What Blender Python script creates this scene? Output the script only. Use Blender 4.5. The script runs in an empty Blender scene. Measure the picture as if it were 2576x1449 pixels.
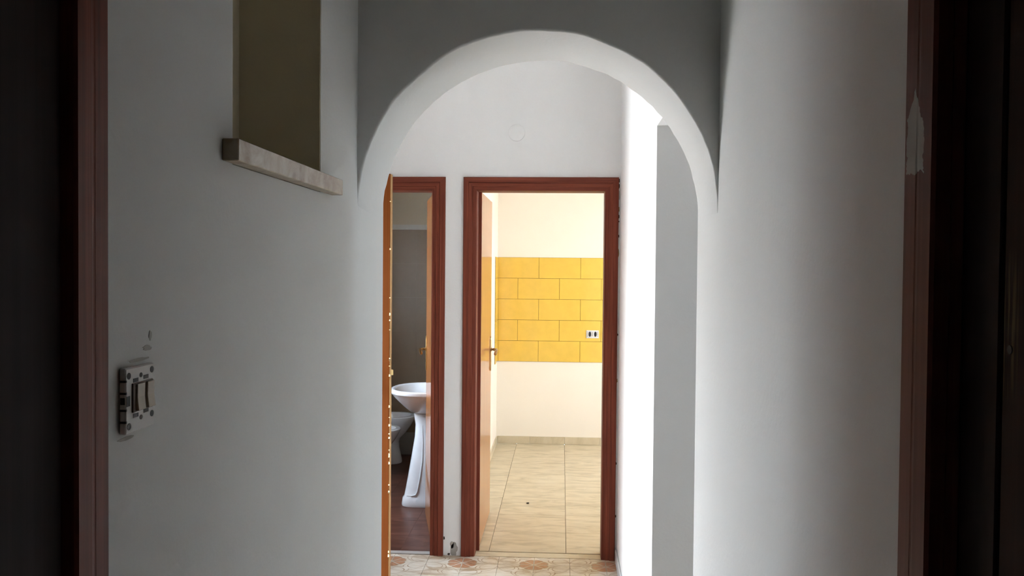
import bpy, bmesh, math, random
from mathutils import Vector, Matrix, noise
random.seed(7)
scene = bpy.context.scene
COL = scene.collection

# ------------------------------------------------------------------ camera
EYE = Vector((0.0, 0.0, 1.65))
cam_data = bpy.data.cameras.new('camera')
cam_data.sensor_fit = 'HORIZONTAL'
cam_data.sensor_width = 36.0
cam_data.lens = 36.0 * 2200.0 / 2576.0
cam_data.clip_start = 0.02
cam = bpy.data.objects.new('camera', cam_data)
COL.objects.link(cam)
yaw, pitch, roll = math.radians(3.266), math.radians(-1.291), math.radians(0.5)
f = Vector((-math.sin(yaw) * math.cos(pitch), math.cos(yaw) * math.cos(pitch), math.sin(pitch)))
r = Vector((math.cos(yaw), math.sin(yaw), 0))
u = r.cross(f)
r2 = r * math.cos(roll) + u * math.sin(roll)
u2 = -r * math.sin(roll) + u * math.cos(roll)
cam.matrix_world = Matrix(((r2.x, u2.x, -f.x, EYE.x), (r2.y, u2.y, -f.y, EYE.y), (r2.z, u2.z, -f.z, EYE.z), (0, 0, 0, 1)))
scene.camera = cam

# ------------------------------------------------------------------ sky, portals, exposure
world = bpy.data.worlds.new('sky')
scene.world = world
world.use_nodes = True
bg = world.node_tree.nodes['Background']
bg.inputs['Color'].default_value = (0.70, 0.835, 1.0, 1)
bg.inputs['Strength'].default_value = 12.0
sun_d = bpy.data.lights.new('sun', 'SUN'); sun_d.energy = 24.0; sun_d.angle = math.radians(0.53); sun_d.color = (1.0, 0.965, 0.92)
sun = bpy.data.objects.new('sun', sun_d); COL.objects.link(sun)
sun.rotation_euler = Vector((0.15, -0.55, 0.82)).to_track_quat('Z', 'Y').to_euler()

def portal(name, loc, rot, sx, sy):
    l = bpy.data.lights.new(name, 'AREA')
    l.shape = 'RECTANGLE'; l.size = sx; l.size_y = sy
    l.cycles.is_portal = True
    o = bpy.data.objects.new(name, l); COL.objects.link(o)
    o.location = loc; o.rotation_euler = rot
    return o
H = math.pi / 2
KWY0, KWY1, KWZ0, KWZ1 = 6.13, 7.22, 0.96, 2.20       # kitchen window opening
BWY0, BWY1, BWZ0, BWZ1 = 5.22, 5.90, 0.95, 2.15       # bathroom window opening
SWY0, SWY1, SWZ0, SWZ1 = 2.65, 3.03, 1.40, 1.95       # added side room window, unseen, brightens hall and arch
portal('side_room_portal', (2.16, (SWY0 + SWY1) / 2, (SWZ0 + SWZ1) / 2), (0, H, 0), SWZ1 - SWZ0, SWY1 - SWY0)
portal('entrance_portal', (-1.735, 3.7075, 1.05), (0, -H, 0), 2.10, 0.76)
portal('kitchen_portal', (2.44, (KWY0 + KWY1) / 2, (KWZ0 + KWZ1) / 2), (0, H, 0), KWZ1 - KWZ0, KWY1 - KWY0)
portal('bathroom_portal', (-1.99, (BWY0 + BWY1) / 2, (BWZ0 + BWZ1) / 2), (0, -H, 0), BWZ1 - BWZ0, BWY1 - BWY0)

scene.view_settings.view_transform = 'Standard'
scene.view_settings.look = 'None'
scene.view_settings.exposure = 1.88
scene.view_settings.gamma = 1.0
scene.view_settings.use_curve_mapping = False

# ------------------------------------------------------------------ materials
class NT:
    """small node helper"""
    def __init__(self, name):
        self.m = bpy.data.materials.new(name); self.m.use_nodes = True
        self.t = self.m.node_tree; self.n = self.t.nodes; self.l = self.t.links
        self.b = self.n['Principled BSDF']
    def node(self, typ, **kw):
        x = self.n.new(typ)
        for k, v in kw.items(): setattr(x, k, v)
        return x
    def link(self, a, b): self.l.new(a, b)
    def math(self, op, a, b=None, c=None, clamp=False):
        x = self.n.new('ShaderNodeMath'); x.operation = op; x.use_clamp = clamp
        for i, v in enumerate((a, b, c)):
            if v is None: continue
            if isinstance(v, (int, float)): x.inputs[i].default_value = v
            else: self.l.new(v, x.inputs[i])
        return x.outputs[0]
    def pos(self):
        return self.n.new('ShaderNodeNewGeometry').outputs['Position']
    def mapped(self, scale, src=None):
        mp = self.n.new('ShaderNodeMapping'); mp.inputs['Scale'].default_value = scale
        self.l.new(src or self.pos(), mp.inputs['Vector']); return mp.outputs[0]
    def noise(self, vec, scale=1, detail=3, rough=0.55, dist=0.0):
        x = self.n.new('ShaderNodeTexNoise'); x.inputs['Scale'].default_value = scale
        x.inputs['Detail'].default_value = detail; x.inputs['Roughness'].default_value = rough
        x.inputs['Distortion'].default_value = dist
        self.l.new(vec, x.inputs['Vector']); return x.outputs['Fac']
    def ramp(self, fac, stops):
        x = self.n.new('ShaderNodeValToRGB'); e = x.color_ramp.elements
        while len(e) > 1: e.remove(e[-1])
        e[0].position = stops[0][0]; e[0].color = (*stops[0][1], 1)
        for p, c in stops[1:]:
            k = e.new(p); k.color = (*c, 1)
        self.l.new(fac, x.inputs['Fac']); return x.outputs['Color']
    def mix(self, fac, a, b):
        x = self.n.new('ShaderNodeMix'); x.data_type = 'RGBA'
        for s, v in ((x.inputs[0], fac), (x.inputs[6], a), (x.inputs[7], b)):
            if isinstance(v, tuple): s.default_value = (*v, 1)
            elif isinstance(v, (int, float)): s.default_value = v
            else: self.l.new(v, s)
        return x.outputs[2]
    def bump(self, h, strength=0.2, dist=0.01):
        x = self.n.new('ShaderNodeBump'); x.inputs['Strength'].default_value = strength
        x.inputs['Distance'].default_value = dist
        self.l.new(h, x.inputs['Height']); self.l.new(x.outputs[0], self.b.inputs['Normal'])
    def done(self, color=None, rough=0.5, metal=0.0, coat=0.0, coat_rough=0.1, spec=None):
        if color is not None:
            if isinstance(color, tuple): self.b.inputs['Base Color'].default_value = (*color, 1)
            else: self.l.new(color, self.b.inputs['Base Color'])
        if isinstance(rough, (int, float)): self.b.inputs['Roughness'].default_value = rough
        else: self.l.new(rough, self.b.inputs['Roughness'])
        self.b.inputs['Metallic'].default_value = metal
        self.b.inputs['Coat Weight'].default_value = coat
        self.b.inputs['Coat Roughness'].default_value = coat_rough
        if spec is not None: self.b.inputs['Specular IOR Level'].default_value = spec
        return self.m

def plaster(name, base, var=0.04, bump=0.12, rough=0.75):
    t = NT(name)
    n1 = t.noise(t.mapped((1, 1, 0.5)), 3.0, 5)
    n2 = t.noise(t.pos(), 90, 3)
    lo = tuple(c * (1 - var) for c in base)
    c = t.ramp(n1, [(0.3, lo), (0.7, base)])
    h = t.math('ADD', n2, t.math('MULTIPLY', n1, 2.0))
    t.bump(h, bump, 0.004)
    return t.done(c, rough, spec=0.3)

def wood(name, dark, light, axis='z', rough=0.45, coat=0.0, coat_rough=0.15, fine=1.0, spec=0.15):
    t = NT(name)
    s = {'x': (1.2, 60, 60), 'y': (60, 1.2, 60), 'z': (60, 60, 1.2)}[axis]
    s = tuple(v * fine for v in s)
    v = t.mapped(s)
    a = t.noise(v, 1.0, 4, 0.6, 0.4)
    s2 = tuple(x * 4 for x in s)
    b = t.noise(t.mapped(s2), 1.0, 2)
    fac = t.math('ADD', t.math('MULTIPLY', a, 0.75), t.math('MULTIPLY', b, 0.25))
    c = t.ramp(fac, [(0.32, dark), (0.55, tuple((x + y) / 2 for x, y in zip(dark, light))), (0.72, light)])
    t.bump(b, 0.05, 0.002)
    return t.done(c, rough, coat=coat, coat_rough=coat_rough, spec=spec)

M = {}
M['plaster'] = plaster('white_plaster', (0.88, 0.87, 0.85))
M['corridor_plaster'] = plaster('corridor_plaster', (0.835, 0.83, 0.80))
M['kitchen_paint'] = plaster('cream_paint', (0.90, 0.80, 0.665), 0.02)
M['bath_paint'] = plaster('bathroom_paint', (0.60, 0.54, 0.43), 0.04)
M['ceiling'] = plaster('ceiling_paint', (0.88, 0.87, 0.85), 0.02)
M['ochre'] = plaster('ochre_paint', (0.86, 0.76, 0.55), 0.12, 0.1)
M['mahogany'] = wood('mahogany', (0.125, 0.028, 0.016), (0.30, 0.080, 0.045))
M['mahogany_x'] = wood('mahogany_head', (0.125, 0.028, 0.016), (0.30, 0.080, 0.045), 'x')
M['mahogany_y'] = wood('mahogany_head_side', (0.125, 0.028, 0.016), (0.30, 0.080, 0.045), 'y')
M['leaf'] = wood('varnished_veneer', (0.40, 0.135, 0.035), (0.58, 0.23, 0.070), rough=0.45, coat=0.7, coat_rough=0.05, fine=0.5, spec=0.15)
M['entry'] = wood('entrance_veneer', (0.10, 0.027, 0.006), (0.15, 0.043, 0.011), rough=0.6, coat=0.0, spec=0.03, fine=0.5)
M['edge'] = wood('raw_edge', (0.36, 0.20, 0.09), (0.52, 0.32, 0.15), rough=0.6, coat=0.0)
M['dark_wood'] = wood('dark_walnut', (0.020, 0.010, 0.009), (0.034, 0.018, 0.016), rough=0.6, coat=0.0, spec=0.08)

def pale(name, col, rough=0.4, **k):
    t = NT(name)
    n = t.noise(t.pos(), 14, 3)
    c = t.ramp(n, [(0.3, tuple(x * 0.93 for x in col)), (0.7, col)])
    return t.done(c, rough, **k)
M['porcelain'] = pale('porcelain', (0.80, 0.81, 0.83), 0.12, coat=0.5, coat_rough=0.05)
M['brass'] = pale('aged_brass', (0.42, 0.25, 0.10), 0.28, metal=1.0)
M['bright_brass'] = pale('bright_brass', (0.85, 0.68, 0.34), 0.3, metal=0.8)
M['plastic'] = pale('white_plastic', (0.72, 0.69, 0.65), 0.45)
M['beige_plastic'] = pale('beige_plastic', (0.50, 0.42, 0.30), 0.4)
M['brown_plastic'] = pale('brown_plastic', (0.16, 0.10, 0.07), 0.5)
M['black'] = pale('black_plastic', (0.012, 0.011, 0.012), 0.6)
M['cover_paint'] = pale('painted_cover', (0.80, 0.80, 0.775), 0.6)
M['grout'] = pale('grout', (0.30, 0.24, 0.16), 0.9)
M['grout_yellow'] = pale('yellow_grout', (0.16, 0.085, 0.02), 0.9)
M['yellow'] = pale('yellow_glaze', (0.84, 0.53, 0.085), 0.22, coat=0.4, coat_rough=0.08)
M['bath_tile'] = pale('taupe_tile', (0.28, 0.21, 0.14), 0.3)
M['bath_white'] = pale('white_listello', (0.62, 0.61, 0.58), 0.3)
M['bath_lit_course'] = pale('lit_bath_courses', (0.42, 0.39, 0.35), 0.35)  # lighter than the taupe tile: light at the wall foot painted in
M['skirt_grey'] = pale('grey_skirting', (0.55, 0.56, 0.55), 0.5)
M['cement'] = pale('bare_cement', (0.42, 0.39, 0.35), 0.95)
M['rough_plaster'] = pale('rough_plaster', (0.62, 0.59, 0.54), 0.95)
M['dirt'] = pale('dark_dirt', (0.05, 0.035, 0.02), 0.9)
M['ochre_chip'] = pale('ochre_filler', (0.38, 0.28, 0.12), 0.9)
M['terrace'] = pale('terrace_concrete', (0.47, 0.465, 0.455), 0.85)

def marble_floor(name, a, b, c3, sx=3.0, sy=9.0, sz=1.0, spec=0.4):
    t = NT(name)
    oi = t.n.new('ShaderNodeObjectInfo')
    off = t.n.new('ShaderNodeVectorMath'); off.operation = 'MULTIPLY_ADD'
    cmb = t.n.new('ShaderNodeCombineXYZ')
    t.link(oi.outputs['Random'], cmb.inputs[0]); t.link(oi.outputs['Random'], cmb.inputs[1]); t.link(oi.outputs['Random'], cmb.inputs[2])
    t.link(cmb.outputs[0], off.inputs[0]); off.inputs[1].default_value = (7, 13, 5); t.link(t.pos(), off.inputs[2])
    v = t.mapped((sx, sy, sz), off.outputs[0])
    n = t.noise(v, 1.6, 6, 0.6, 0.8)
    col = t.ramp(n, [(0.32, a), (0.5, b), (0.66, c3)])
    return t.done(col, 0.32, spec=spec)
M['kitchen_tile'] = marble_floor('beige_marbled_tile', (0.44, 0.35, 0.215), (0.58, 0.475, 0.315), (0.64, 0.535, 0.37))
M['kitchen_skirt'] = marble_floor('beige_skirting_tile', (0.52, 0.42, 0.27), (0.62, 0.51, 0.34), (0.68, 0.57, 0.40))
M['bath_floor'] = marble_floor('red_brown_tile', (0.075, 0.027, 0.017), (0.105, 0.042, 0.027), (0.145, 0.062, 0.043), spec=0.15)
M['marble'] = marble_floor('sill_marble', (0.30, 0.19, 0.095), (0.44, 0.35, 0.235), (0.54, 0.47, 0.36), 12, 9, 12)

def patterned_tile():
    t = NT('patterned_floor_tile')
    OX, OY = -0.541, 4.833
    sep = t.n.new('ShaderNodeSeparateXYZ'); t.link(t.pos(), sep.inputs[0])
    x = t.math('SUBTRACT', sep.outputs[0], OX); y = t.math('SUBTRACT', sep.outputs[1], OY)
    a = t.math('DIVIDE', t.math('ADD', x, y), 0.4); b = t.math('DIVIDE', t.math('SUBTRACT', x, y), 0.4)
    def local(off):
        ra = t.math('SUBTRACT', t.math('FRACT', t.math('ADD', a, 10.5 + off)), 0.5)
        rb = t.math('SUBTRACT', t.math('FRACT', t.math('ADD', b, 10.5 + off)), 0.5)
        dx = t.math('MULTIPLY', t.math('ADD', ra, rb), 0.2)
        dy = t.math('MULTIPLY', t.math('SUBTRACT', ra, rb), 0.2)
        rr = t.math('SQRT', t.math('ADD', t.math('MULTIPLY', dx, dx), t.math('MULTIPLY', dy, dy)))
        th = t.math('ARCTAN2', dy, dx)
        return dx, dy, rr, th
    def line(v, w): return t.math('LESS_THAN', t.math('ABSOLUTE', v), w)
    mx_ = t.math('MULTIPLY', t.math('SUBTRACT', t.math('FRACT', t.math('ADD', t.math('DIVIDE', x, 0.4), 20.5)), 0.5), 0.4)
    my_ = t.math('MULTIPLY', t.math('SUBTRACT', t.math('FRACT', t.math('ADD', t.math('DIVIDE', y, 0.4), 20.5)), 0.5), 0.4)
    rr = t.math('SQRT', t.math('ADD', t.math('MULTIPLY', mx_, mx_), t.math('MULTIPLY', my_, my_)))
    th = t.math('ARCTAN2', my_, mx_)
    s4 = t.math('ABSOLUTE', t.math('SINE', t.math('MULTIPLY', th, 4.0)))
    edge = t.math('ADD', 0.070, t.math('MULTIPLY', t.math('SQRT', s4), 0.012))
    inside = t.math('LESS_THAN', rr, edge)
    dist = t.math('MULTIPLY', rr, s4)
    petal = t.math('MULTIPLY', t.math('GREATER_THAN', dist, 0.013), inside)
    outline = t.math('MULTIPLY', t.math('SUBTRACT', 1.0, petal), t.math('MULTIPLY', t.math('GREATER_THAN', dist, 0.007), inside))
    rim = t.math('MULTIPLY', line(t.math('SUBTRACT', rr, edge), 0.0035), t.math('GREATER_THAN', s4, 0.12))
    _, _, qr, qt = local(0.5)
    s2 = t.math('POWER', t.math('ABSOLUTE', t.math('SINE', t.math('MULTIPLY', qt, 2.0))), 0.6)
    l1 = line(t.math('SUBTRACT', qr, t.math('ADD', t.math('MULTIPLY', s2, 0.150), 0.0)), 0.0045)
    l2 = line(t.math('SUBTRACT', qr, t.math('SUBTRACT', t.math('MULTIPLY', s2, 0.128), 0.006)), 0.0032)
    lines = t.math('MAXIMUM', l1, l2)
    n = t.noise(t.mapped((3, 7, 1)), 1.6, 5, 0.6, 1.2)
    base = t.ramp(n, [(0.36, (0.46, 0.34, 0.22)), (0.48, (0.64, 0.55, 0.43)), (0.62, (0.74, 0.67, 0.57))])
    wear = t.ramp(t.noise(t.pos(), 22, 3), [(0.42, (0, 0, 0)), (0.60, (1, 1, 1))])
    lf = t.math('MULTIPLY', lines, t.math('ADD', 0.5, t.math('MULTIPLY', wear, 0.45)))
    c = t.mix(lf, base, (0.30, 0.165, 0.06))
    salmon = t.ramp(t.noise(t.pos(), 40, 2), [(0.3, (0.38, 0.165, 0.075)), (0.7, (0.52, 0.25, 0.13))])
    c = t.mix(t.math('MULTIPLY', petal, 0.95), c, salmon)
    c = t.mix(t.math('MULTIPLY', outline, 0.7), c, (0.26, 0.23, 0.19))
    c = t.mix(t.math('MULTIPLY', rim, 0.6), c, (0.30, 0.20, 0.12))
    return t.done(c, 0.28, spec=0.4)
M['hall_tile'] = patterned_tile()

def worn_casing():
    # dark mahogany casing with one bare grey patch worn into the varnish (a mark with a shape of its own)
    t = NT('worn_mahogany')
    a = t.noise(t.mapped((60, 60, 1.2)), 1.0, 4, 0.6, 0.4)
    c = t.ramp(a, [(0.32, (0.13, 0.040, 0.028)), (0.7, (0.21, 0.072, 0.050))])
    sep = t.n.new('ShaderNodeSeparateXYZ'); t.link(t.pos(), sep.inputs[0])
    y, z = sep.outputs[1], sep.outputs[2]
    wob = t.math('MULTIPLY', t.math('SUBTRACT', t.noise(t.mapped((1, 60, 60)), 1.5, 3), 0.5), 0.016)
    yy = t.math('ADD', y, wob)
    top = t.math('LESS_THAN', z, t.math('SUBTRACT', 1.812, t.math('MULTIPLY', t.math('ABSOLUTE', t.math('SUBTRACT', yy, 0.796)), 1.8)))
    m = t.math('MULTIPLY', t.math('GREATER_THAN', yy, 0.776), t.math('LESS_THAN', yy, 0.812))
    m = t.math('MULTIPLY', m, top)
    m = t.math('MULTIPLY', m, t.math('GREATER_THAN', t.math('ADD', z, wob), 1.737))
    c = t.mix(m, c, (0.46, 0.44, 0.40))
    return t.done(c, 0.5, spec=0.12)
M['worn_casing'] = worn_casing()

def streaked_leaf():
    t = NT('streaked_walnut')
    a = t.noise(t.mapped((70, 70, 1.5)), 1.0, 4, 0.6, 0.4)
    c = t.ramp(a, [(0.32, (0.024, 0.011, 0.009)), (0.7, (0.055, 0.024, 0.018))])
    sep = t.n.new('ShaderNodeSeparateXYZ'); t.link(t.pos(), sep.inputs[0])
    y, z = sep.outputs[1], sep.outputs[2]
    band = t.math('SUBTRACT', 1.0, t.math('DIVIDE', t.math('ABSOLUTE', t.math('SUBTRACT', z, 1.61)), 0.06), clamp=True)
    side = t.math('SUBTRACT', 1.0, t.math('DIVIDE', t.math('ABSOLUTE', t.math('SUBTRACT', y, 0.682)), 0.022), clamp=True)
    streak = t.ramp(t.noise(t.mapped((1, 220, 9)), 1.0, 3), [(0.40, (0, 0, 0)), (0.62, (1, 1, 1))])
    m = t.math('MULTIPLY', t.math('MULTIPLY', band, side), streak)
    c = t.mix(m, c, (0.40, 0.30, 0.15))  # paler brown streaks, strongest near the lock edge
    return t.done(c, 0.6, spec=0.08)
M['streaked_leaf'] = streaked_leaf()

def glass_mat():
    m = bpy.data.materials.new('window_glass'); m.use_nodes = True
    nt = m.node_tree; nt.nodes.clear()
    out = nt.nodes.new('ShaderNodeOutputMaterial'); mx = nt.nodes.new('ShaderNodeMixShader')
    tr = nt.nodes.new('ShaderNodeBsdfTransparent'); gl = nt.nodes.new('ShaderNodeBsdfGlossy')
    gl.inputs['Roughness'].default_value = 0.02
    mx.inputs[0].default_value = 0.045
    nt.links.new(tr.outputs[0], mx.inputs[1])
    nt.links.new(gl.outputs[0], mx.inputs[2]); nt.links.new(mx.outputs[0], out.inputs[0])
    return m
M['glass'] = glass_mat()

# ------------------------------------------------------------------ mesh helpers
class MB:
    def __init__(self): self.v = []; self.f = []
    def add(self, vs, fs):
        o = len(self.v); self.v += [tuple(p) for p in vs]; self.f += [tuple(i + o for i in q) for q in fs]; return self
    def box(self, x0, x1, y0, y1, z0, z1):
        return self.add([(x0, y0, z0), (x1, y0, z0), (x1, y1, z0), (x0, y1, z0), (x0, y0, z1), (x1, y0, z1), (x1, y1, z1), (x0, y1, z1)],
                        [(0, 3, 2, 1), (4, 5, 6, 7), (0, 1, 5, 4), (1, 2, 6, 5), (2, 3, 7, 6), (3, 0, 4, 7)])
    def loft(self, rings, cap0=True, cap1=True):
        n = len(rings[0]); vs = [p for rg in rings for p in rg]; fs = []
        for k in range(len(rings) - 1):
            for i in range(n):
                j = (i + 1) % n
                fs.append((k * n + i, k * n + j, (k + 1) * n + j, (k + 1) * n + i))
        if cap0: fs.append(tuple(range(n - 1, -1, -1)))
        if cap1: fs.append(tuple((len(rings) - 1) * n + i for i in range(n)))
        return self.add(vs, fs)
    def tube(self, pts, rad, n=10):
        pts = [Vector(p) for p in pts]; rings = []
        rad = rad if isinstance(rad, (list, tuple)) else [rad] * len(pts)
        up = None
        for i, p in enumerate(pts):
            d = (pts[min(i + 1, len(pts) - 1)] - pts[max(i - 1, 0)]).normalized()
            if up is None:
                up = Vector((0, 0, 1)) if abs(d.z) < 0.9 else Vector((1, 0, 0))
            s = d.cross(up).normalized(); up = s.cross(d).normalized()
            rings.append([p + (s * math.cos(2 * math.pi * k / n) + up * math.sin(2 * math.pi * k / n)) * rad[i] for k in range(n)])
        return self.loft(rings)
    def xform(self, m):
        self.v = [tuple(m @ Vector(p)) for p in self.v]; return self

def build(name, mb, mat, parent=None, bevel=0.0, seg=1, smooth=False, fixn=True):
    """one mesh object; vertices are given in world space and stored relative to the parent's origin"""
    me = bpy.data.meshes.new(name)
    base = Vector((0, 0, 0))
    q = parent
    while q is not None:
        base += q.location; q = q.parent
    vs = [(p[0] - base.x, p[1] - base.y, p[2] - base.z) for p in mb.v]
    me.from_pydata(vs, [], mb.f)
    bm = bmesh.new(); bm.from_mesh(me)
    if fixn: bmesh.ops.recalc_face_normals(bm, faces=bm.faces[:])
    if bevel > 0:
        ed = [e for e in bm.edges if len(e.link_faces) == 2 and e.calc_face_angle(0) > 0.6]
        bmesh.ops.bevel(bm, geom=ed, offset=bevel, segments=seg, profile=0.5, affect='EDGES', clamp_overlap=True)
    bm.to_mesh(me); bm.free()
    if smooth:
        for p in me.polygons: p.use_smooth = True
        try: me.set_sharp_from_angle(angle=0.7)
        except Exception: pass
    me.materials.append(M[mat] if isinstance(mat, str) else mat)
    o = bpy.data.objects.new(name, me); COL.objects.link(o)
    o.parent = parent
    return o

def tag(o, label=None, cat=None, group=None, kind=None):
    if label: o['label'] = label
    if cat: o['category'] = cat
    if group: o['group'] = group
    if kind: o['kind'] = kind
    return o
def struct(name, mb, mat, label, cat, **k):
    return tag(build(name, mb, mat, **k), label, cat, kind='structure')
def empty(name, loc, label, cat, group=None, kind=None):
    o = bpy.data.objects.new(name, None); o.empty_display_size = 0.1
    COL.objects.link(o); o.location = loc
    return tag(o, label, cat, group, kind)

def pieces(name, mesh_box, mat, parent, spots, bevel=0.0015):
    """alike pieces: one shared mesh, one object for each spot (child of parent, world positions)"""
    w, d, h = mesh_box
    first = build(name, MB().box(-w / 2, w / 2, -d / 2, d / 2, -h / 2, h / 2), mat, None, bevel=bevel)
    base = parent.location
    for i, s in enumerate(spots):
        o = first if i == 0 else first.copy()
        if i: COL.objects.link(o)
        o.parent = parent; o.location = Vector(s) - base
    return first

# ------------------------------------------------------------------ dimensions
XL, XR = -0.44, 0.325          # corridor side walls
Y1, Y2 = 1.856, 2.13           # arch wall faces
CEIL = 3.0
D, D2 = 4.955, 5.07            # far wall with the two doors
HXL = -1.57                    # hall left wall
JY = 3.075                     # far jamb of the opening in the right wall
KXL, KXR, KY = -0.605, 2.3, 8.2
BXL, BXR, BY = -1.83, -0.72, 7.62
KO = (-0.485, 0.237); BO = (-1.467, -0.742); OH = 2.088       # clear door openings
EO = (3.33, 4.085)                                           # entrance doorway along Y
RO = 0.028                                                   # frame lining thickness

# ------------------------------------------------------------------ structure
struct('ground', MB().box(-14, 14, -12, 20, -0.5, -0.12), 'terrace', 'grey concrete terrace outside the open entrance door', 'terrace')
struct('sky_block_wall', MB().box(-4.9, -4.7, -6, 14, -0.12, 2.7), 'terrace', 'plain unseen wall added across the terrace to block low sky', 'wall')  # added out of view to cut low sky light through the entrance
struct('ceiling', MB().box(-1.99, 2.45, -1.7, 8.35, CEIL, CEIL + 0.2), 'ceiling', 'plain white ceiling above the corridor and rooms', 'ceiling')

# corridor, left wall with the niche and a shallow recess behind the closed door
NY0, NY1, NZ0, NZ1, ND = 1.146, 1.571, 1.815, 2.52, 0.15
LD0, LD1 = -0.05, 0.744        # left corridor door opening
m = MB()
OUT = XL - 0.22
m.box(OUT, XL, -1.7, LD0 - RO, 0, CEIL)
m.box(OUT, XL, LD0 - RO, LD1 + RO, OH + RO, CEIL)
m.box(OUT, XL - 0.09, LD0 - RO, LD1 + RO, 0, OH + RO)
m.box(OUT, XL, LD1 + RO, NY0, 0, CEIL)
m.box(OUT, XL, NY1, Y2, 0, CEIL)
m.box(OUT, XL, NY0, NY1, 0, NZ0 - 0.03)
m.box(OUT, XL, NY0, NY1, NZ1, CEIL)
m.box(OUT, XL - ND - 0.004, NY0, NY1, NZ0 - 0.03, NZ1)
wl = struct('wall_left', m, 'corridor_plaster', 'white plaster corridor wall on the left with niche and switch', 'wall')
e = 0.003
m = MB().box(XL - ND - 0.004, XL - ND, NY0, NY1, NZ0, NZ1)
m.box(XL - ND, XL - 0.001, NY1 - e, NY1, NZ0, NZ1).box(XL - ND, XL - 0.001, NY0, NY0 + e, NZ0, NZ1).box(XL - ND, XL - 0.001, NY0 + e, NY1 - e, NZ1 - e, NZ1)
tag(build('niche_lining', m, 'ochre', wl), 'dull ochre painted inside of the wall niche')

RD0, RD1 = -0.05, 0.756
m = MB()
m.box(XR, XR + 0.25, -1.7, RD0 - RO, 0, CEIL)
m.box(XR, XR + 0.25, RD0 - RO, RD1 + RO, OH + RO, CEIL)
m.box(XR + 0.09, XR + 0.25, RD0 - RO, RD1 + RO, 0, OH + RO)
m.box(XR, XR + 0.25, RD1 + RO, Y2, 0, CEIL)
struct('wall_right', m, 'corridor_plaster', 'white plaster corridor wall on the right, brighter towards the arch', 'wall')
struct('wall_back', MB().box(OUT, XR + 0.25, -1.85, -1.7, 0, CEIL), 'corridor_plaster', 'white plaster wall closing the corridor behind the viewer', 'wall')

# arch
def arch_wall():
    AC, AS = -0.0575, 1.770
    R = (XR - XL) / 2
    N = 72; mb = MB(); rings = []
    def edge_r(t):
        c, s = math.cos(t), math.sin(t)
        ks = []
        if c > 1e-6: ks.append((XR + 0.03 - AC) / c)
        if c < -1e-6: ks.append((XL - 0.03 - AC) / c)
        if s > 1e-6: ks.append((CEIL - AS) / s)
        return min(ks)
    rr = 0.006
    for i in range(N + 1):
        t = math.pi * i / N
        wob = 0.0035 * noise.noise(Vector((math.cos(t) * 4, math.sin(t) * 4, 0.3))) + 0.0012 * noise.noise(Vector((math.cos(t) * 19, math.sin(t) * 19, 2)))
        wob2 = 0.003 * noise.noise(Vector((math.cos(t) * 4, math.sin(t) * 4, 7.3))) + 0.002 * noise.noise(Vector((math.cos(t) * 23, math.sin(t) * 23, 5)))
        er = edge_r(t)
        prof = [(er, Y1)]
        for k in range(5):
            a = k / 4 * H
            prof.append((R + wob + rr * (1 - math.sin(a)), Y1 + rr * (1 - math.cos(a))))
        prof += [(R + (wob + wob2) / 2, (Y1 + Y2) / 2), (R + wob2, Y2 - 0.006), (R + wob2 + 0.006, Y2), (er, Y2)]
        rings.append([(AC + p * math.cos(t), y, AS + p * math.sin(t)) for p, y in prof])
    n = len(rings[0]); vs = [p for q in rings for p in q]; fs = []
    for k in range(N):
        for j in range(n - 1):
            fs.append((k * n + j, k * n + j + 1, (k + 1) * n + j + 1, (k + 1) * n + j))
    mb.add(vs, fs)
    # corners of the spandrels up to the ceiling
    for sx, xe in ((1, XR + 0.03), (-1, XL - 0.03)):
        tc = math.atan2(CEIL - AS, (xe - AC))
        i = max(k for k in range(N + 1) if (math.pi * k / N <= tc)) if sx > 0 else max(k for k in range(N + 1) if math.pi * k / N <= tc)
        for Y, j in ((Y1, 0), (Y2, n - 1)):
            a = rings[i][j]; b = rings[i + 1][j]
            mb.add([a, b, (xe, Y, CEIL)], [(0, 1, 2)])
    return mb
struct('wall_arch', arch_wall(), 'corridor_plaster', 'white plaster wall pierced by a round arch at corridor end', 'arch', smooth=True)

# hall
struct('wall_hall_near', MB().box(HXL - 0.15, OUT, Y2 - 0.22, Y2, 0, CEIL), 'plaster', 'white hall wall left of the arch on its far side', 'wall')
m = MB()
m.box(HXL - 0.15, HXL, Y2, EO[0] - RO, 0, CEIL).box(HXL - 0.15, HXL, EO[1] + RO, D, 0, CEIL)
m.box(HXL - 0.15, HXL, EO[0] - RO, EO[1] + RO, OH + RO, CEIL)
struct('wall_hall_left', m, 'plaster', 'white hall wall holding the entrance doorway', 'wall')
m = MB()
m.box(XR, XR + 0.25, JY, D, 0, CEIL).box(XR, XR + 0.25, Y2, JY, 2.150, CEIL)
struct('wall_hall_right', m, 'plaster', 'white hall wall with plain opening right of the kitchen door', 'wall')
m = MB()
m.box(XR + 0.25, 2.0, Y2 - 0.73, Y2 - 0.58, 0, CEIL).box(XR + 0.25, 2.0, 3.9, 4.05, 0, CEIL).box(2.0, 2.15, Y2 - 0.73, SWY0, 0, CEIL).box(2.0, 2.15, SWY1, 4.05, 0, CEIL).box(2.0, 2.15, SWY0, SWY1, 0, SWZ0).box(2.0, 2.15, SWY0, SWY1, SWZ1, CEIL)
struct('wall_side_room', m, 'plaster', 'white walls of the dim room behind the right opening', 'wall')
m = MB()
m.box(BXL - 0.15, BO[0] - RO, D, D2, 0, CEIL).box(BO[1] + RO, KO[0] - RO, D, D2, 0, CEIL).box(KO[1] + RO, KXR + 0.15, D, D2, 0, CEIL)
m.box(BO[0] - RO, BO[1] + RO, D, D2, OH + RO, CEIL).box(KO[0] - RO, KO[1] + RO, D, D2, OH + RO, CEIL)
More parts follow.
